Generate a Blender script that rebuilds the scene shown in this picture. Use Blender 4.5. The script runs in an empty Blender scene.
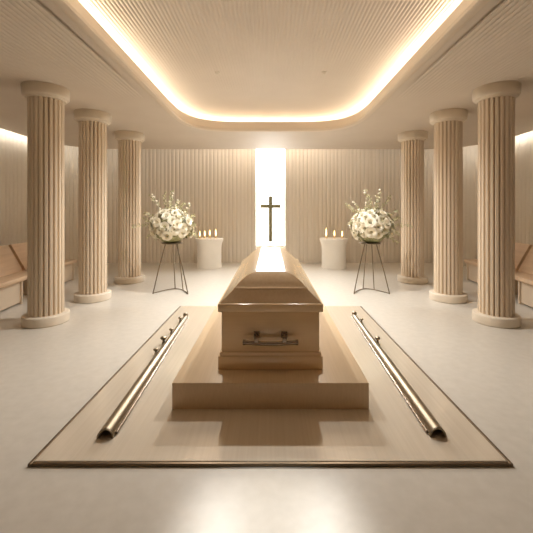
import bpy, bmesh, math, random
from mathutils import Vector, Matrix
PI = math.pi
random.seed(7)
SC = bpy.context.scene
COL = SC.collection
F, CX, CY, H = 340.0, 270.5, 212.0, 1.4      # focal length (px), principal point, eye height

def at(px, py, d):
    return Vector(((px - CX) / F * d, d, H - (py - CY) / F * d))

# ------------------------------------------------------------------ materials
def mat(name, col, rough=0.5, metal=0.0, spec=0.5, coat=0.0, coat_rough=0.1):
    m = bpy.data.materials.new(name); m.use_nodes = True
    b = m.node_tree.nodes['Principled BSDF']
    b.inputs['Base Color'].default_value = (*col, 1)
    b.inputs['Roughness'].default_value = rough
    b.inputs['Metallic'].default_value = metal
    b.inputs['Specular IOR Level'].default_value = spec
    b.inputs['Coat Weight'].default_value = coat
    b.inputs['Coat Roughness'].default_value = coat_rough
    return m

def grain(m, ca, cb, scale=(1, 1, 1), nscale=4.0, detail=4.0, lo=0.3, hi=0.7, bump=0.0, rough=None):
    """object-space noise mixed between two colours (wood grain, stone clouding)"""
    nt = m.node_tree; N = nt.nodes; L = nt.links
    b = N['Principled BSDF']
    tc = N.new('ShaderNodeTexCoord'); mp = N.new('ShaderNodeMapping')
    mp.inputs['Scale'].default_value = scale
    no = N.new('ShaderNodeTexNoise'); no.inputs['Scale'].default_value = nscale; no.inputs['Detail'].default_value = detail
    rp = N.new('ShaderNodeValToRGB')
    rp.color_ramp.elements[0].position = lo; rp.color_ramp.elements[0].color = (*ca, 1)
    rp.color_ramp.elements[1].position = hi; rp.color_ramp.elements[1].color = (*cb, 1)
    L.new(tc.outputs['Object'], mp.inputs['Vector']); L.new(mp.outputs[0], no.inputs['Vector'])
    L.new(no.outputs['Fac'], rp.inputs[0]); L.new(rp.outputs[0], b.inputs['Base Color'])
    if bump:
        bp = N.new('ShaderNodeBump'); bp.inputs['Strength'].default_value = bump; bp.inputs['Distance'].default_value = 0.002
        L.new(no.outputs['Fac'], bp.inputs['Height']); L.new(bp.outputs[0], b.inputs['Normal'])
    if rough:
        mr = N.new('ShaderNodeMapRange'); mr.inputs['To Min'].default_value = rough[0]; mr.inputs['To Max'].default_value = rough[1]
        L.new(no.outputs['Fac'], mr.inputs['Value']); L.new(mr.outputs[0], b.inputs['Roughness'])
    return m

def emit(name, col, strength):
    m = bpy.data.materials.new(name); m.use_nodes = True
    nt = m.node_tree; nt.nodes.clear()
    e = nt.nodes.new('ShaderNodeEmission'); o = nt.nodes.new('ShaderNodeOutputMaterial')
    e.inputs[0].default_value = (*col, 1); e.inputs[1].default_value = strength
    nt.links.new(e.outputs[0], o.inputs[0])
    return m

WARM = (1.0, 0.92, 0.80)
M = {}
M['floor'] = grain(mat('polished_stone', (.78, .71, .61), .30, spec=.5), (.605, .565, .50), (.66, .62, .555), (1, 1, 1), 14, 8)
M['panel'] = grain(mat('pale_veneer', (.7, .55, .4), .17, spec=.5), (.665, .58, .465), (.72, .635, .52), (40, .7, 16), 1.5, 5)
pb = M['panel'].node_tree.nodes['Principled BSDF']; pb.inputs['Coat Weight'].default_value = 1.0; pb.inputs['Coat IOR'].default_value = 1.9; pb.inputs['Coat Roughness'].default_value = .12
M['bier'] = grain(mat('bier_oak', (.55, .4, .25), .3, spec=.5), (.64, .48, .305), (.69, .525, .345), (40, .8, 9), 2.0, 5)
M['edge'] = mat('edge_trim_metal', (.20, .15, .10), .35, 1.0)
M['wall'] = grain(mat('ribbed_wall', (.6, .5, .39), .6), (.73, .67, .58), (.77, .71, .625), (3, 3, .25), 3, 3)
M['plaster'] = mat('cream_plaster', (.78, .70, .60), .7)
M['ceil'] = grain(mat('ceiling_plaster', (.66, .53, .40), .65), (.68, .60, .51), (.71, .63, .54), (1, 1, 1), 2, 3)
M['lip'] = mat('lip_plaster', (.76, .66, .54), .5)
M['column'] = grain(mat('column_limewood', (.64, .5, .36), .5), (.73, .615, .475), (.78, .665, .525), (5, 5, .3), 2, 3)
M['cap'] = grain(mat('column_stone', (.72, .6, .46), .5), (.72, .63, .51), (.77, .685, .57), (1, 1, 1), 6, 4)
M['casket'] = grain(mat('casket_wood', (.42, .26, .14), .22, spec=.5, coat=.6, coat_rough=.08), (.80, .585, .345), (.84, .625, .38), (1.2, 1.2, 34), 2.2, 5)
M['lid'] = grain(mat('lid_wood', (.42, .26, .14), .22, spec=.6, coat=1.0, coat_rough=.22), (.58, .40, .22), (.63, .44, .25), (30, .6, 30), 2.0, 5)
M['lid'].node_tree.nodes['Principled BSDF'].inputs['Coat IOR'].default_value = 2.0
M['bench'] = grain(mat('bench_wood', (.62, .44, .29), .4), (.56, .39, .25), (.66, .48, .32), (8, .8, 8), 2.2, 5)
M['benchleg'] = mat('bench_leg_paint', (.60, .49, .37), .5)
M['steel'] = mat('polished_steel', (.32, .265, .19), .36, 1.0)
M['darksteel'] = mat('handle_steel', (.34, .27, .21), .25, 1.0)
M['stand'] = mat('stand_bronze', (.26, .21, .15), .35, 1.0)
M['bronze'] = mat('cross_bronze', (.22, .20, .11), .45, .5)
M['white'] = grain(mat('white_ceramic', (.80, .74, .64), .5), (.83, .79, .72), (.87, .83, .76), (1, 1, 1), 5, 3)
M['petal'] = grain(mat('cream_petal', (.86, .78, .60), .5), (.88, .82, .66), (.93, .90, .80), (1, 1, 1), 14, 2)
M['leaf'] = grain(mat('grey_green_leaf', (.26, .27, .12), .5), (.20, .19, .08), (.40, .38, .19), (1, 1, 1), 20, 2)
M['paleleaf'] = grain(mat('pale_sprig', (.55, .52, .32), .5), (.42, .42, .23), (.70, .66, .46), (1, 1, 1), 25, 2)
M['wax'] = mat('candle_wax', (.78, .62, .42), .45)
M['wick'] = mat('wick', (.03, .025, .02), .8)
M['flame'] = emit('flame_light', (1.0, .60, .22), 7)
M['cove'] = emit('cove_led', (1.0, .89, .72), 10)
M['rim'] = emit('perimeter_led', WARM, 20)
M['rimback'] = emit('perimeter_led_back', WARM, 6)
M['frost'] = emit('backlit_frosted_glass', (1.0, .98, .94), 6)
M['inside'] = mat('niche_white', (.82, .76, .67), .6)

# ------------------------------------------------------------------ mesh helpers
def link(name, bm, m, parent=None, smooth=False):
    me = bpy.data.meshes.new(name)
    bmesh.ops.recalc_face_normals(bm, faces=bm.faces[:])
    bm.to_mesh(me); bm.free()
    if smooth:
        for p in me.polygons: p.use_smooth = True
        if smooth is not True: me.set_sharp_from_angle(angle=math.radians(smooth))
    o = bpy.data.objects.new(name, me); COL.objects.link(o)
    for mm in (m if isinstance(m, list) else [m]): me.materials.append(mm)
    if parent: o.parent = parent
    return o

def thing(name, label, cat, loc=(0, 0, 0), rz=0, group=None):
    o = bpy.data.objects.new(name, None); COL.objects.link(o)
    o.empty_display_size = .1; o.location = loc; o.rotation_euler = (0, 0, rz)
    o['label'] = label; o['category'] = cat
    if cat == 'column': o['kind'] = 'thing'
    if group: o['group'] = group
    return o

def tag(o, label, cat, group=None):
    o['label'] = label; o['category'] = cat
    if group: o['group'] = group
    return o

def struct(name, bm, m, smooth=False):
    o = link(name, bm, m, None, smooth); o['kind'] = 'structure'; return o

def dup(root, label, loc, rz=0, sc=1):
    r = root.copy(); COL.objects.link(r); r.location = loc; r.scale = (sc, sc, 1); r.rotation_euler = (0, 0, rz); r['label'] = label
    for ch in list(root.children):
        c = ch.copy(); COL.objects.link(c); c.parent = r
        for g in ch.children:
            d = g.copy(); COL.objects.link(d); d.parent = c
    return r

def box(bm, x0, x1, y0, y1, z0, z1, bev=0.0, seg=2):
    vs = [bm.verts.new((x, y, z)) for x in (x0, x1) for y in (y0, y1) for z in (z0, z1)]
    fs = [bm.faces.new([vs[i] for i in q]) for q in ((0, 1, 3, 2), (4, 6, 7, 5), (0, 4, 5, 1), (2, 3, 7, 6), (0, 2, 6, 4), (1, 5, 7, 3))]
    if bev:
        es = list({e for f in fs for e in f.edges})
        bmesh.ops.bevel(bm, geom=es, offset=bev, segments=seg, affect='EDGES', profile=.5)

def nbm(): return bmesh.new()

def lathe(bm, prof, n=48, c=(0, 0, 0)):
    rings = []
    for r, z in prof:
        rings.append([bm.verts.new((c[0] + r * math.cos(2 * PI * i / n), c[1] + r * math.sin(2 * PI * i / n), c[2] + z)) for i in range(n)])
    for a, b in zip(rings, rings[1:]):
        for i in range(n): bm.faces.new((a[i], a[(i + 1) % n], b[(i + 1) % n], b[i]))
    bm.faces.new(rings[0]); bm.faces.new(rings[-1])

def tube(bm, pts, r, n=8, closed=False, caps=True):
    pts = [Vector(p) for p in pts]; rings = []; K = len(pts)
    for i, p in enumerate(pts):
        if closed: t = pts[(i + 1) % K] - pts[i - 1]
        else: t = pts[min(i + 1, K - 1)] - pts[max(i - 1, 0)]
        t.normalize()
        up = Vector((0, 0, 1)) if abs(t.z) < .95 else Vector((1, 0, 0))
        a = t.cross(up).normalized(); b = a.cross(t)
        rr = r[i] if isinstance(r, (list, tuple)) else r
        rings.append([bm.verts.new(p + a * rr * math.cos(2 * PI * k / n) + b * rr * math.sin(2 * PI * k / n)) for k in range(n)])
    prs = list(zip(rings, rings[1:])) + ([(rings[-1], rings[0])] if closed else [])
    for a, b in prs:
        for k in range(n): bm.faces.new((a[k], a[(k + 1) % n], b[(k + 1) % n], b[k]))
    if caps and not closed: bm.faces.new(rings[0]); bm.faces.new(rings[-1])

def loops(bm, ls, closed=True, cap0=False, cap1=False):
    """skin a list of equal-length vertex loops"""
    R = [[bm.verts.new(p) for p in l] for l in ls]
    for a, b in zip(R, R[1:]):
        n = len(a)
        for i in range(n if closed else n - 1):
            bm.faces.new((a[i], a[(i + 1) % n], b[(i + 1) % n], b[i]))
    if cap0: bm.faces.new(R[0])
    if cap1: bm.faces.new(R[-1])
    return R

def resample(path, step):
    out = []; carry = 0.0; s = 0.0
    for a, b in zip(path, path[1:]):
        a = Vector(a); b = Vector(b); L = (b - a).length
        if L < 1e-9: continue
        t = (b - a) / L; u = carry
        while u < L:
            out.append((a + t * u, Vector((t.y, -t.x)), s + u)); u += step
        carry = u - L; s += L
    a = Vector(path[-2]); b = Vector(path[-1]); t = (b - a).normalized()
    out.append((b, Vector((t.y, -t.x)), s))
    return out

def arc(cx, cy, rx, ry, a0, a1, n=14):
    return [(cx + rx * math.cos(math.radians(a0 + (a1 - a0) * i / n)), cy + ry * math.sin(math.radians(a0 + (a1 - a0) * i / n))) for i in range(n + 1)]

# ------------------------------------------------------------------ the room
Y0 = -3.6            # behind the camera
WX, WY = 5.3, 9.4    # side wall, back wall
TOP = 3.62
ZC = 2.98            # underside of the ceiling slab
NX = .405            # half width of the niche

bm = nbm(); box(bm, -WX - .3, WX + .3, Y0 - .3, WY + .9, -.12, 0); struct('floor', bm, M['floor'])

def ribbed(bm, path, pitch=.105, amp=.013):
    pts = resample(path, pitch / 8)
    lo, hi = [], []
    for p, nrm, s in pts:
        u = (s / pitch) % 1.0
        k = int(s / pitch)
        a = amp * (.7 + .5 * math.sin(k * 12.9898) ** 2)
        d = a * math.sqrt(max(0.0, 1 - (2 * u - 1) ** 2))
        q = p + nrm * d
        lo.append((q.x, q.y, 0)); hi.append((q.x, q.y, TOP))
    loops(bm, [lo, hi], closed=False)

# clockwise seen from above, so that (t.y,-t.x) points into the room
bm = nbm(); ribbed(bm, [(-WX, Y0), (-WX, 8.0)] + arc(-3.9, 8.0, 1.4, 1.4, 180, 90)[1:]); struct('wall_left', bm, M['wall'], 50)
bm = nbm(); ribbed(bm, arc(3.9, 8.0, 1.4, 1.4, 90, 0) + [(WX, Y0)]); struct('wall_right', bm, M['wall'], 50)
bm = nbm(); ribbed(bm, [(-3.9, WY), (-NX, WY)]); ribbed(bm, [(NX, WY), (3.9, WY)]); struct('wall_back', bm, M['wall'], 50)
bm = nbm(); box(bm, -WX, WX, Y0 - .1, Y0, 0, TOP); struct('wall_front', bm, M['bench'])
# niche behind the cross: side reveals, head and upper white back, with the backlit frosted panel below
NB = WY + .34
bm = nbm()
box(bm, -NX - .05, -NX, WY - .005, NB, 0, TOP); box(bm, NX, NX + .05, WY - .005, NB, 0, TOP)
box(bm, -NX - .05, NX + .05, NB, NB + .05, 0, .44)
struct('trim_1', bm, M['inside'])
bm = nbm(); box(bm, -NX - .04, NX + .04, NB + .005, NB + .03, .44, TOP); struct('window_1', bm, M['frost'])

# opening of the ceiling recess
def opening(off=0.0, oy=None):
    oy = off if oy is None else oy
    x = 1.555 + off
    n = 40; out = []
    for i in range(n + 1):                              # superellipse corner with a gently bowed back edge
        a = PI * i / n
        c, s = math.cos(a), math.sin(a)
        out.append((x * math.copysign(abs(c) ** .42, c), 5.25 + (1.36 + oy) * abs(s) ** .62))
    return [(x, 2.2 - off)] + [(x, y) for y in (2.8, 3.5)] + out + [(-x, y) for y in (3.5, 2.8)] + [(-x, 2.2 - off)]
OP = opening()
OUT = [(-5.1, Y0), (5.1, Y0)] + arc(3.9, 7.35, 1.2, 1.2, 0, 90) + arc(-3.9, 7.35, 1.2, 1.2, 90, 180)
def fill(bm, outer, inner, z):
    es = []
    R = []
    for l in (outer, inner):
        vs = [bm.verts.new((x, y, z)) for x, y in l]; R.append(vs)
        es += [bm.edges.new((vs[i], vs[(i + 1) % len(vs)])) for i in range(len(vs))]
    bmesh.ops.triangle_fill(bm, edges=es, use_beauty=True, use_dissolve=False)
    return R
bm = nbm()
A = fill(bm, OUT, OP, ZC); B = fill(bm, OUT, OP, ZC + .035)
for ra, rb in zip(A, B):
    for i in range(len(ra)): bm.faces.new((ra[i], ra[(i + 1) % len(ra)], rb[(i + 1) % len(rb)], rb[i]))
def ribs(bm, x0, x1, ys, z, pitch, amp):
    n = int((x1 - x0) / pitch * 6)
    rows = []
    for y, k in ys:
        row = []
        for i in range(n + 1):
            x = x0 + (x1 - x0) * i / n
            u = (x / pitch) % 1.0
            row.append((x, y, z - .003 - amp * k * math.sqrt(max(0, 1 - (2 * u - 1) ** 2))))
        rows.append(row)
    loops(bm, rows, closed=False)
YS = [(Y0 + .1, 1), (0, 1), (2.6, 1), (3.2, .8), (3.8, .5), (4.3, .2), (4.7, 0)]
ribs(bm, -5.05, -1.72, YS, ZC, .05, .022); ribs(bm, 1.72, 5.05, YS, ZC, .05, .022)
struct('ceiling', bm, M['ceil'], 40)
# upright lip of the recess with a rounded lower bead
bm = nbm()
l0 = [(x, y, ZC - .012) for x, y in opening(.07)]
prof = [(.07, -.012), (.02, -.022), (-.01, -.008), (-.012, .02), (.008, .032), (.02, .05), (.05, .185), (.08, .19), (.145, .19), (.155, .18), (.155, 0)]
loops(bm, [[(x, y, ZC + dz) for x, y in opening(o)] for o, dz in prof])
struct('trim_2', bm, M['lip'], 45)
# lamp strip lying along the top of the lip
bm = nbm()
loops(bm, [[(x, y, ZC + dz) for x, y in opening(*o)] for o, dz in (((.21, .66), .235), ((.255, .74), .30))])
struct('trim_3', bm, M['cove'])
# ribbed upper ceiling of the recess
bm = nbm()
ZU = ZC + .38
ribs(bm, -2.25, 2.25, [(Y0, 1), (0, 1), (2.5, 1), (3.2, .85), (4, .5), (4.8, .25), (5.6, .08), (6.2, 0), (8.2, 0)], ZU, .04, .02)
box(bm, -2.27, -2.25, Y0, 8.2, ZC + .035, ZU + .05); box(bm, 2.25, 2.27, Y0, 8.2, ZC + .035, ZU + .05); box(bm, -2.27, 2.27, 8.2, 8.22, ZC + .035, ZU + .05)
struct('ceiling_recess', bm, M['ceil'], 40)
bm = nbm(); box(bm, -WX - .3, WX + .3, Y0 - .3, WY + .9, TOP, TOP + .1); struct('ceiling_slab', bm, M['plaster'])
# lamp strips on the outer edge of the slab, facing the walls
def outstrip(path, m, name):
    bm = nbm()
    loops(bm, [[(x, y, ZC + .004) for x, y in path], [(x, y, ZC + .034) for x, y in path]], closed=False)
    struct(name, bm, m)
L_ = [(-5.104, y) for y in (4.4, 6, 7.35)] + arc(-3.9, 7.35, 1.204, 1.204, 180, 100)
outstrip(L_, M['rim'], 'trim_4'); outstrip([(-x, y) for x, y in L_], M['rim'], 'trim_5')
outstrip([(-3.6, 8.554), (3.6, 8.554)], M['rimback'], 'trim_6')

# ------------------------------------------------------------------ columns
def make_column(label, loc):
    t = thing('fluted_column', label, 'column', loc, 0, 'fluted columns')
    z0, z1 = .115, ZC - .145
    bm = nbm(); n = 22; K = 12; R = .198
    ls = []
    for z in (z0 - .02, z0 + .02, 1.0, 2.0, z1 - .02, z1 + .02):
        l = []
        for i in range(n * K):
            a = 2 * PI * i / (n * K); u = (i % K) / K
            w = abs(2 * u - 1)                       # 0 at the crown of a rib
            r = R - .046 * max(0, (w - .5) / .5) ** 1.5
            l.append((r * math.cos(a), r * math.sin(a), z))
        ls.append(l)
    loops(bm, ls); link('shaft', bm, M['column'], t, 40)
    bm = nbm(); lathe(bm, [(.252, 0), (.261, .008), (.263, .10), (.257, .113), (.247, .118)], 64); link('base', bm, M['cap'], t, 40)
    bm = nbm(); lathe(bm, [(.214, z1 - .022), (.222, z1 - .018), (.228, z1), (.246, z1 + .006), (.256, z1 + .02), (.262, ZC - .012), (.256, ZC - .001)], 64); link('capital', bm, M['cap'], t, 40)
    return t
near = make_column('nearest fluted column of the left row, in front of the left benches', (-2.855, 4.33, 0))
dup(near, 'middle fluted column of the left row', (-2.85, 5.46, 0), .1, 1.03)
dup(near, 'farthest fluted column of the left row, beside the left flower stand', (-2.835, 6.85, 0), .2, 1.08)
dup(near, 'nearest fluted column of the right row, in front of the right benches', (2.87, 4.33, 0), .05)
dup(near, 'middle fluted column of the right row', (2.84, 5.44, 0), .15, 1.04)
dup(near, 'farthest fluted column of the right row, beside the right flower stand', (2.86, 6.85, 0), .12, 1.08)

# ------------------------------------------------------------------ benches (built along y, facing +x, then turned)
def make_bench(label, loc, rz, length, legs):
    t = thing('wooden_bench', label, 'bench', loc, rz, 'benches along the side walls')
    h = length / 2
    bm = nbm(); box(bm, -.14, .27, -h, h, .355, .425, .016, 3); link('seat', bm, M['bench'], t, 40)
    bm = nbm()
    pr = [(-.03, .424), (-.045, .47), (-.24, .84), (-.255, .855), (-.285, .85), (-.295, .83), (-.11, .46), (-.12, .424)]
    loops(bm, [[(x, -h + .02, z) for x, z in pr], [(x, h - .02, z) for x, z in pr]], cap0=True, cap1=True)
    link('backrest', bm, M['bench'], t, 40)
    bm = nbm(); box(bm, .18, .21, legs[0] + .035, legs[1], .03, .356); link('front_panel', bm, M['benchleg'], t)
    for y in legs:
        bm = nbm(); box(bm, -.12, .235, y, y + .035, 0, .356, .005, 1); link('leg', bm, M['benchleg'], t)
    return t
def bench_at(y, side):                    # the benches fan out slightly towards the back wall
    k = .143; L = math.hypot(1, k)
    x = 3.66 + k * (y - 4.6)
    return (side * (x + .27 / L), y - .27 * k / L, 0), (math.atan(k) if side < 0 else PI - math.atan(k))
for side, wall in ((-1, 'left'), (1, 'right')):
    p, a = bench_at(4.9, side)
    make_bench('pale wooden bench at the %s wall, nearer one beside the first column' % wall, p, a, 1.62, (-.7, .27) if side < 0 else (-.305, .665))
    p, a = bench_at(6.40, side)
    make_bench('pale wooden bench at the %s wall, farther one seen between the first two columns' % wall, p, a, 1.34, (-.6, .58) if side < 0 else (-.615, .565))

# ------------------------------------------------------------------ inlaid panel
PZ = .018
t = thing('inlaid_panel', 'large pale wooden panel inlaid in the floor under the bier, with dark metal edging', 'floor panel')
bm = nbm(); box(bm, -1.314, 1.314, 1.885, 5.0, 0, PZ, .004, 1); link('veneer_board', bm, M['panel'], t)
for nm, q in (('edge_strip', (-1.335, -1.316, 1.866, 5.0)), ('edge_strip', (1.316, 1.335, 1.866, 5.0)), ('edge_strip', (-1.316, 1.316, 1.866, 1.883))):
    bm = nbm(); box(bm, *q, 0, PZ - .001, .003, 1); link(nm, bm, M['edge'], t)

# ------------------------------------------------------------------ bier and casket
BZ = PZ + .185
bm = nbm(); box(bm, -.69, .69, 2.38, 5.25, PZ + .001, BZ, .004, 2)
tag(link('bier', bm, M['bier'], None, 30), 'long low oak bier block under the casket', 'bier')

c = thing('casket', 'closed light brown wooden casket with domed lid lying on the low bier', 'casket', (0, 0, 0))
YA, YB = 2.575, 4.96
bm = nbm(); box(bm, -.398, .398, YA, YB, BZ + .002, BZ + .104, .006, 2); link('plinth', bm, M['casket'], c, 30)
bm = nbm()
pr = [(.012, .100), (.012, .124), (.017, .130), (.028, .132)]
loops(bm, [[(-.398 + o, YA + o, BZ + z), (.398 - o, YA + o, BZ + z), (.398 - o, YB - o, BZ + z), (-.398 + o, YB - o, BZ + z)] for o, z in pr], cap0=True, cap1=True)
link('moulding', bm, M['casket'], c, 25)
bm = nbm(); box(bm, -.374, .374, YA + .024, YB - .024, BZ + .13, .650, .004, 2); link('body', bm, M['casket'], c, 30)
bm = nbm(); box(bm, -.400, .400, YA - .002, YB + .002, .640, .704, .007, 2); link('lid_rim', bm, M['casket'], c, 30)
bm = nbm()
secs = [(.392, .700, .006), (.386, .708, .012), (.374, .716, .020), (.292, .792, .085), (.290, .803, .090), (.280, .808, .098), (.274, .814, .104),
        (.252, .838, .125), (.222, .864, .150), (.186, .887, .180), (.152, .903, .205), (.122, .911, .225)]
ls = []
for x, z, o in secs:
    ls.append([(-x, YA + o, z), (x, YA + o, z), (x, YB - o, z), (-x, YB - o, z)])
loops(bm, ls, cap1=True); link('lid', bm, M['lid'], c, 14)
bm = nbm()
hy = YA - .050
tube(bm, [(-.20 + .4 * i / 16, hy, .432 - .010 * math.cos((i / 8 - 1) * PI / 2)) for i in range(17)], .0155, 10)
hd = link('handle', bm, M['darksteel'], c, 50)
hd['label'] = 'dark metal carrying handle'
for s in (-1, 1):
    bm = nbm(); tube(bm, [(s * .205, hy, .432), (s * .186, hy, .432)], .020, 12); link('end_cap', bm, M['darksteel'], hd, 50)
    bm = nbm(); box(bm, s * .105 - .016, s * .105 + .016, hy - .012, hy + .016, .412, .478, .004, 2); tube(bm, [(s * .105, hy, .464), (s * .105, YA + .026, .464)], .013, 10); link('bracket', bm, M['darksteel'], hd, 50)
    bm = nbm(); box(bm, s * .105 - .024, s * .105 + .024, YA + .016, YA + .0245, .44, .488, .003, 1); link('mounting_plate', bm, M['darksteel'], hd, 50)

# ------------------------------------------------------------------ steel rails lying on the panel
def make_rail(label, a, b, knobs, side):
    """a near end, b far end on the panel; knobs = fractions along the rail; side = +1/-1 which flank carries the fittings"""
    a = Vector((a[0], a[1], 0)); b = Vector((b[0], b[1], 0)); d = b - a; L = d.length
    t = thing('metal_rail', label, 'rail', (a.x, a.y, PZ + .001), math.atan2(d.y, d.x), 'steel rails beside the bier')
    bm = nbm()
    rad = lambda f: .047 - .018 * max(0, (f - .42) / .58) ** .8
    fs = [0, .015, .2, .42, .55, .7, .85, .97, 1]
    n = 12; ls = []
    for f in fs:                                       # half-round shell, open underneath
        r = rad(f); l = []
        for k in range(n + 1):
            g = PI * k / n; l.append((L * f, r * math.cos(g), .006 + 1.15 * r * math.sin(g)))
        for k in range(n, -1, -1):
            g = PI * k / n; l.append((L * f, (r - .007) * math.cos(g), .0 + 1.15 * (r - .007) * math.sin(g)))
        ls.append(l)
    loops(bm, ls, cap0=True, cap1=True); link('tube', bm, M['steel'], t, 35)
    bm = nbm(); tube(bm, [(.03, -side * .054, .010), (L * .55, -side * .045, .010), (L * .985, -side * .036, .010)], .009, 10); link('rod', bm, M['darksteel'], t, 50)
    bm = nbm(); ls = []
    for x in (-.004, .016):
        ls.append([(x, .051 * math.cos(PI * k / n), .057 * math.sin(PI * k / n)) for k in range(n + 1)])
        ls[-1] += [(x, .044 * math.cos(PI * k / n), .049 * math.sin(PI * k / n)) for k in range(n, -1, -1)]
    loops(bm, ls, cap0=True, cap1=True); link('end_collar', bm, M['steel'], t, 35)
    for f, s in knobs:
        bm = nbm()
        y = side * (rad(f) + .012)
        lathe(bm, [(.016, .0), (.018, .02), (.012, .032), (.014, .045), (.03, .055), (.034, .068), (.026, .08), (.008, .085)], 14, (0, 0, 0))
        bmesh.ops.scale(bm, vec=(s, s, s), verts=bm.verts[:])
        bmesh.ops.translate(bm, vec=(L * f, y, .0), verts=bm.verts[:])
        link('knob', bm, M['steel'], t, 50)
    bm = nbm(); lathe(bm, [(.006, -.034), (.026, -.024), (.034, 0), (.026, .024), (.006, .034)], 14)
    bmesh.ops.translate(bm, vec=(L + .02, side * .008, .036), verts=bm.verts[:]); link('end_knob', bm, M['steel'], t, 60)
make_rail('polished half-round steel rail with four knobs on the panel left of the bier', (-1.01, 2.08), (-1.10, 4.42), [(.52, .75), (.63, 1.0), (.76, .75), (.94, .75)], 1)
make_rail('polished half-round steel rail with two knobs on the panel right of the bier', (1.03, 2.09), (1.10, 4.48), [(.62, .85), (.90, .7)], -1)

# ------------------------------------------------------------------ flower stands and arrangements
def make_stand(label, loc):
    t = thing('flower_stand', label, 'stand', loc, 0, 'wire flower stands')
    zt = .86
    bm = nbm(); tube(bm, [(.17 * math.cos(2 * PI * i / 32), .17 * math.sin(2 * PI * i / 32), zt) for i in range(32)], .010, 8, closed=True); link('top_ring', bm, M['stand'], t, 50)
    bm = nbm(); lathe(bm, [(.168, zt - .004), (.172, zt + .006)], 32); link('tray', bm, M['stand'], t)
    feet = [(-.30, -.10), (.30, -.12), (-.035, .30), (.135, .20)]
    tops = [(-.10, -.05), (.09, -.06), (-.02, .11), (.06, .10)]
    for (fx, fy), (tx, ty) in zip(feet, tops):
        bm = nbm(); tube(bm, [(fx, fy, .0), (fx, fy, .006), (fx * .62 + tx * .38, fy * .62 + ty * .38, .36), (tx, ty, zt)], .0095, 8); link('leg', bm, M['stand'], t, 50)
    bm = nbm()
    pts = [Vector((-.30, -.10, .012)).lerp(Vector((.30, -.12, .012)), i / 20) + Vector((0, .34 * math.sin(PI * i / 20), 0)) for i in range(21)]
    tube(bm, pts, .008, 8); link('foot_brace', bm, M['stand'], t, 50)
    return t

def petal(bm, ang, tilt, r, w, h, curl):
    rows = []
    for j in range(4):
        v = j / 3
        row = []
        for i in range(5):
            u = i / 4 * 2 - 1
            ww = w * (0.55 + .75 * math.sin(PI * (.18 + .62 * v)))
            a = u * ww
            rad = r + (math.sin(tilt) * h * v) + curl * v ** 3 - .12 * h * u * u * v
            z = math.cos(tilt) * h * v - abs(curl) * .5 * v ** 3 - .12 * h * u * u * v
            row.append((rad * math.cos(ang + a), rad * math.sin(ang + a), z))
        rows.append(row)
    loops(bm, rows, closed=False)

def rose_mesh(seed):
    rnd = random.Random(seed)
    bm = nbm()
    for n, r, tilt, w, h, curl in ((3, .006, -.05, 1.1, .040, 0), (4, .013, .12, .85, .044, .004), (5, .021, .42, .68, .046, .008), (6, .026, .78, .62, .048, .012), (7, .026, 1.12, .55, .052, .014)):
        o = rnd.random() * 6
        for k in range(n):
            petal(bm, o + 2 * PI * k / n + rnd.uniform(-.1, .1), tilt + rnd.uniform(-.06, .06), r, w, h * rnd.uniform(.92, 1.08), curl)
    me = bpy.data.meshes.new('rose'); bm.to_mesh(me); bm.free()
    for p in me.polygons: p.use_smooth = True
    me.materials.append(M['petal'])
    return me
ROSES = [rose_mesh(s) for s in range(3)]

def leafshape(bm, p, d, up, L, W):
    d = d.normalized(); s = d.cross(up)
    if s.length < 1e-3: s = d.orthogonal()
    s.normalize(); n = s.cross(d).normalized()
    c = [p + d * L * f + n * (-.25 * L * f * f) for f in (0, .35, .7, 1)]
    v0 = bm.verts.new(c[0]); v3 = bm.verts.new(c[3])
    l1 = bm.verts.new(c[1] + s * W + n * W * .4); l2 = bm.verts.new(c[2] + s * W * .75 + n * W * .3)
    r1 = bm.verts.new(c[1] - s * W + n * W * .4); r2 = bm.verts.new(c[2] - s * W * .75 + n * W * .3)
    m1 = bm.verts.new(c[1]); m2 = bm.verts.new(c[2])
    for f in ((v0, m1, l1), (v0, r1, m1), (m1, m2, l2, l1), (r1, r2, m2, m1), (m2, v3, l2), (r2, v3, m2)): bm.faces.new(f)

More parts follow.
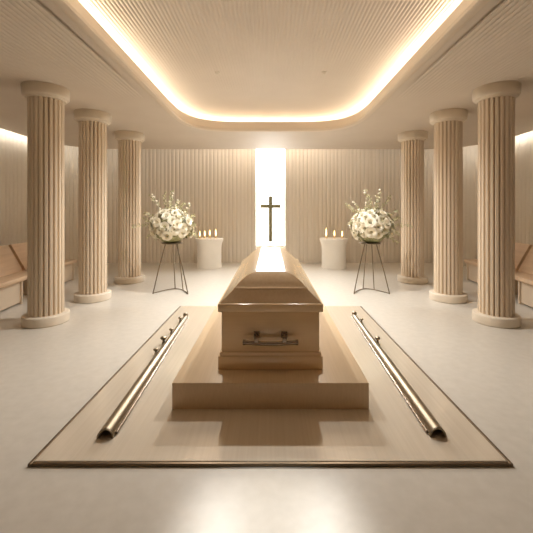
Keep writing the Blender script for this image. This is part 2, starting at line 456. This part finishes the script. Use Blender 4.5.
def make_arrangement(label, loc, seed, sprigs):
    rnd = random.Random(seed)
    t = thing('flower_arrangement', label, 'flowers', loc, 0, 'rose arrangements on the stands')
    RX, RZ = .365, .30
    C = Vector((0, 0, .285))
    # roses spread over a dome
    N = 60; pts = []
    for i in range(N):
        z = 1 - (i + .5) / N * 1.62
        a = i * 2.399963 + rnd.uniform(-.12, .12)
        r = math.sqrt(max(0, 1 - z * z))
        n = Vector((r * math.cos(a), r * math.sin(a), z))
        k = rnd.uniform(.93, 1.06)
        p = C + Vector((n.x * RX * k * (1.1 if n.z < -.3 else 1), n.y * RX * k * (1.1 if n.z < -.3 else 1), n.z * (RZ + (.03 if n.z > 0 else -.03)) * k))
        if p.z < .03: p.z = .03 + rnd.uniform(0, .03)
        dirn = Vector((n.x, n.y, n.z * .9 + .10)).normalized()
        o = bpy.data.objects.new('rose', ROSES[rnd.randrange(3)]); COL.objects.link(o); o.parent = t
        q = dirn.to_track_quat('Z', 'Y')
        o.rotation_mode = 'QUATERNION'; o.rotation_quaternion = q
        s = rnd.uniform(.95, 1.15) * (1.0 if n.z < .5 else .85); o.scale = (s, s, s)
        o.location = p - dirn * .035
    bm = nbm()
    for i in range(260):                              # leaves between the roses
        z = rnd.uniform(-.72, 1); a = rnd.uniform(0, 2 * PI); r = math.sqrt(1 - z * z)
        n = Vector((r * math.cos(a), r * math.sin(a), z))
        p = C + Vector((n.x * RX, n.y * RX, n.z * RZ)) * rnd.uniform(.80, 1.0)
        p.z = max(p.z, .03)
        d = (n + Vector((rnd.uniform(-1, 1), rnd.uniform(-1, 1), rnd.uniform(-.6, .8))) * .8)
        leafshape(bm, p, d, n, rnd.uniform(.04, .08), rnd.uniform(.010, .020))
    link('foliage', bm, M['leaf'], t)
    bm = nbm(); lathe(bm, [(.10, .004), (.16, .03), (.26, .14), (.28, .28), (.22, .42), (.10, .50), (.02, .52)], 24); link('moss_core', bm, M['leaf'], t, True)
    for x, y, z, ln, kind in sprigs:
        d = Vector((x, y, z)).normalized()
        p0 = C + d * .22; p1 = C + d * (.22 + ln)
        bend = Vector((rnd.uniform(-.04, .04), rnd.uniform(-.04, .04), -.03 * (1 - d.z)))
        P = [p0.lerp(p1, f) + bend * f * f for f in [i / 8 for i in range(9)]]
        bm = nbm(); tube(bm, P, [.004 - .0025 * i / 8 for i in range(9)], 5)
        for i in range(2, 9):
            for s in range(3 if kind == 'leafy' else 2):
                a = rnd.uniform(0, 2 * PI); e = d.orthogonal().normalized(); e.rotate(Matrix.Rotation(a, 3, d))
                leafshape(bm, P[i], d * .7 + e, e.cross(d), rnd.uniform(.035, .06), rnd.uniform(.010, .016))
        sp = link('sprig', bm, M['paleleaf'], t)
        if kind == 'bloom':
            for i in range(3, 9):
                bm = nbm()
                e = Vector((rnd.uniform(-1, 1), rnd.uniform(-1, 1), rnd.uniform(-1, 1))) * .026
                bmesh.ops.create_icosphere(bm, subdivisions=2, radius=rnd.uniform(.014, .024), matrix=Matrix.Translation(P[i] + e))
                link('bud', bm, M['petal'], sp, True)
    return t
SL = (-1.725, 5.92, 0); SR = (1.765, 5.92, 0)
make_stand('thin wire four-legged flower stand on the left, holding a ball of roses', (SL[0] + .015, SL[1], 0))
make_stand('thin wire four-legged flower stand on the right, holding a ball of roses', (SR[0] - .035, SR[1], 0))
zt = .868
make_arrangement('ball of cream roses with pale sprigs on the left wire stand', (SL[0], SL[1], zt), 3,
    [(-.6, 0, .95, .42, 'bloom'), (-.25, -.1, 1, .36, 'leafy'), (.25, -.1, 1, .22, 'bloom'), (.75, -.1, .8, .30, 'bloom'), (-1, -.1, .3, .26, 'leafy'), (-1, 0, .05, .44, 'leafy'), (-.95, -.2, .55, .26, 'leafy'),
     (1, -.1, .1, .20, 'leafy'), (1, 0, -.3, .2, 'leafy'), (.9, 0, .45, .22, 'leafy'), (-.9, -.1, -.35, .22, 'leafy'), (0, -.2, 1, .30, 'leafy'), (.5, .1, 1, .22, 'leafy'), (-.05, .1, 1, .38, 'bloom')])
make_arrangement('ball of cream roses with tall pale sprigs on the right wire stand', (SR[0], SR[1], zt), 11,
    [(-.85, 0, .75, .36, 'leafy'), (-.6, -.1, .8, .28, 'bloom'), (-.25, -.1, 1, .40, 'bloom'), (.12, -.1, 1, .40, 'bloom'), (.5, -.05, .95, .36, 'leafy'), (.9, -.1, .6, .30, 'leafy'), (1, 0, .05, .44, 'leafy'),
     (1, -.1, -.2, .26, 'leafy'), (.95, 0, .3, .30, 'leafy'), (-1, -.1, .2, .16, 'leafy'), (0, .1, 1, .32, 'leafy'), (.3, .1, 1, .30, 'leafy'), (.8, -.1, -.5, .24, 'leafy')])

# ------------------------------------------------------------------ pedestals and candles
def make_pedestal(label, loc):
    bm = nbm()
    lathe(bm, [(.318, 0), (.318, .02), (.310, .05), (.304, .10), (.302, .40), (.306, .52), (.318, .60), (.338, .66), (.352, .69), (.352, .73), (.345, .738), (.0001, .738)], 56)
    o = link('pedestal', bm, M['white'], None, 40); o.location = loc
    return tag(o, label, 'pedestal', 'white candle pedestals')
PD = 8.62
pl = make_pedestal('round white pedestal with flared top on the left, carrying four candles', ((209.3 - CX) / F * PD, PD, 0))
pr_ = make_pedestal('round white pedestal with flared top on the right, carrying three candles', ((333.8 - CX) / F * PD, PD, 0))
def make_candle(label, loc, h, fh):
    t = thing('candle', label, 'candle', loc, 0, 'lit candles on the pedestals')
    bm = nbm(); lathe(bm, [(.030, 0), (.032, .006), (.031, h - .008), (.024, h), (.006, h - .006)], 20); link('wax', bm, M['wax'], t, 50)
    bm = nbm(); tube(bm, [(0, 0, h - .008), (.002, 0, h + .02)], .003, 6); link('wick', bm, M['wick'], t)
    bm = nbm(); lathe(bm, [(.003, h + .006), (.010, h + .016), (.0145, h + .036), (.0135, h + .04 + fh * .25), (.009, h + .04 + fh * .6), (.005, h + .04 + fh * .85), (.001, h + .04 + fh)], 14); link('flame', bm, M['flame'], t, True)
    return t
ordn = ['first lit candle from the left', 'second lit candle from the left', 'third lit candle from the left', 'rightmost lit candle']
for i, (px, h, fh) in enumerate(((199.8, .05, .10), (204.8, .055, .10), (209.8, .075, .10), (215.8, .06, .13))):
    d = PD - .10 + .05 * (i % 2)
    make_candle(ordn[i] + ' on the left white pedestal', ((px - CX) / F * d, d, .738), h, fh)
for i, (px, h, fh) in enumerate(((326.2, .06, .16), (334.4, .06, .10), (342.2, .05, .10))):
    d = PD - .10 + .05 * (i % 2)
    make_candle(('leftmost', 'middle', 'rightmost')[i] + ' lit candle on the right white pedestal', ((px - CX) / F * d, d, .738), h, fh)

# ------------------------------------------------------------------ cross
bm = nbm(); D = NB - .03
k = D / F
def prism(bm, out, y0, y1, bev=.006):
    vs = [bm.verts.new((x, y0, z)) for x, z in out]; f = bm.faces.new(vs)
    r = bmesh.ops.extrude_face_region(bm, geom=[f])
    bmesh.ops.translate(bm, vec=(0, y1 - y0, 0), verts=[v for v in r['geom'] if isinstance(v, bmesh.types.BMVert)])
    bmesh.ops.bevel(bm, geom=bm.edges[:], offset=bev, segments=1, affect='EDGES')
w = 1.9 * k; a = 10.3 * k; zt_, zb = H + 16 * k, H - 30 * k; zc = H + 5.7 * k; hh = 1.85 * k
prism(bm, [(-w, zb), (w, zb), (w, zc - hh), (a, zc - hh), (a, zc + hh), (w, zc + hh), (w, zt_), (-w, zt_), (-w, zc + hh), (-a, zc + hh), (-a, zc - hh), (-w, zc - hh)], NB - .055, NB + .004)
tag(link('cross', bm, M['bronze']), 'plain dark bronze cross hanging in the bright niche', 'cross')

# ------------------------------------------------------------------ added lights, not fittings of the room
def area(name, loc, rot, sx, sy, power, col=WARM, spread=PI):
    l = bpy.data.lights.new(name, 'AREA'); l.shape = 'RECTANGLE'; l.size = sx; l.size_y = sy; l.energy = power; l.color = col; l.spread = spread
    o = bpy.data.objects.new(name, l); COL.objects.link(o); o.location = loc; o.rotation_euler = rot; return o

area('added_slot_light', (0, 9.2, 3.25), (math.radians(-60), 0, 0), 3.0, .28, 60, (1.0, 1.0, .98), math.radians(105))  # added area light without fixture, hidden in the back slot to light the floor
def added_spot(x, y, z, power, ang, blend):  # builds an invented ceiling spot; the room shows no such lamp
    l = bpy.data.lights.new('added_spot_lamp', 'SPOT'); l.energy = power; l.spot_size = math.radians(ang); l.spot_blend = blend; l.shadow_soft_size = .022; l.color = (1.0, .98, .93)
    o = bpy.data.objects.new('added_spot_lamp', l); COL.objects.link(o); o.location = (x, y, z - .028)
    bm = nbm(); lathe(bm, [(.030, z + .02), (.036, z + .018), (.038, z - .004), (.026, z - .004), (.024, z + .004)], 24, (x, y, 0)); struct('added_spot_ring', bm, M['ceil'])  # plaster-coloured ring dressing the invented spot
for sx in (-.75, .75):
    added_spot(sx, 4.75, ZU - .012, 215, 134, 1.0)  # added pair that casts the casket shadow and brightens the central floor
added_spot(0, 1.45, ZC - .02, 180, 21, 1.0)  # added out of view to throw a pool of light on the front floor
w_ = bpy.data.worlds.new('world'); SC.world = w_; w_.use_nodes = True
w_.node_tree.nodes['Background'].inputs[0].default_value = (0, 0, 0, 1)

cam = bpy.data.cameras.new('camera'); co = bpy.data.objects.new('camera', cam); COL.objects.link(co)
co.location = (0, 0, H); co.rotation_euler = (PI / 2, 0, 0)
cam.sensor_width = 36; cam.sensor_fit = 'HORIZONTAL'; cam.lens = F / 533 * 36
cam.shift_x = -(CX - 266.5) / 533; cam.shift_y = (CY - 266.5) / 533
cam.clip_start = .02
SC.camera = co
vs = SC.view_settings
vs.view_transform = 'Standard'; vs.look = 'None'; vs.gamma = 1; vs.use_curve_mapping = False; vs.exposure = 0.52
SC.cycles.use_denoising = True
SC.cycles.max_bounces = 12; SC.cycles.diffuse_bounces = 8; SC.cycles.glossy_bounces = 6
SC.cycles.sample_clamp_indirect = 6
SC.cycles.caustics_reflective = False; SC.cycles.caustics_refractive = False
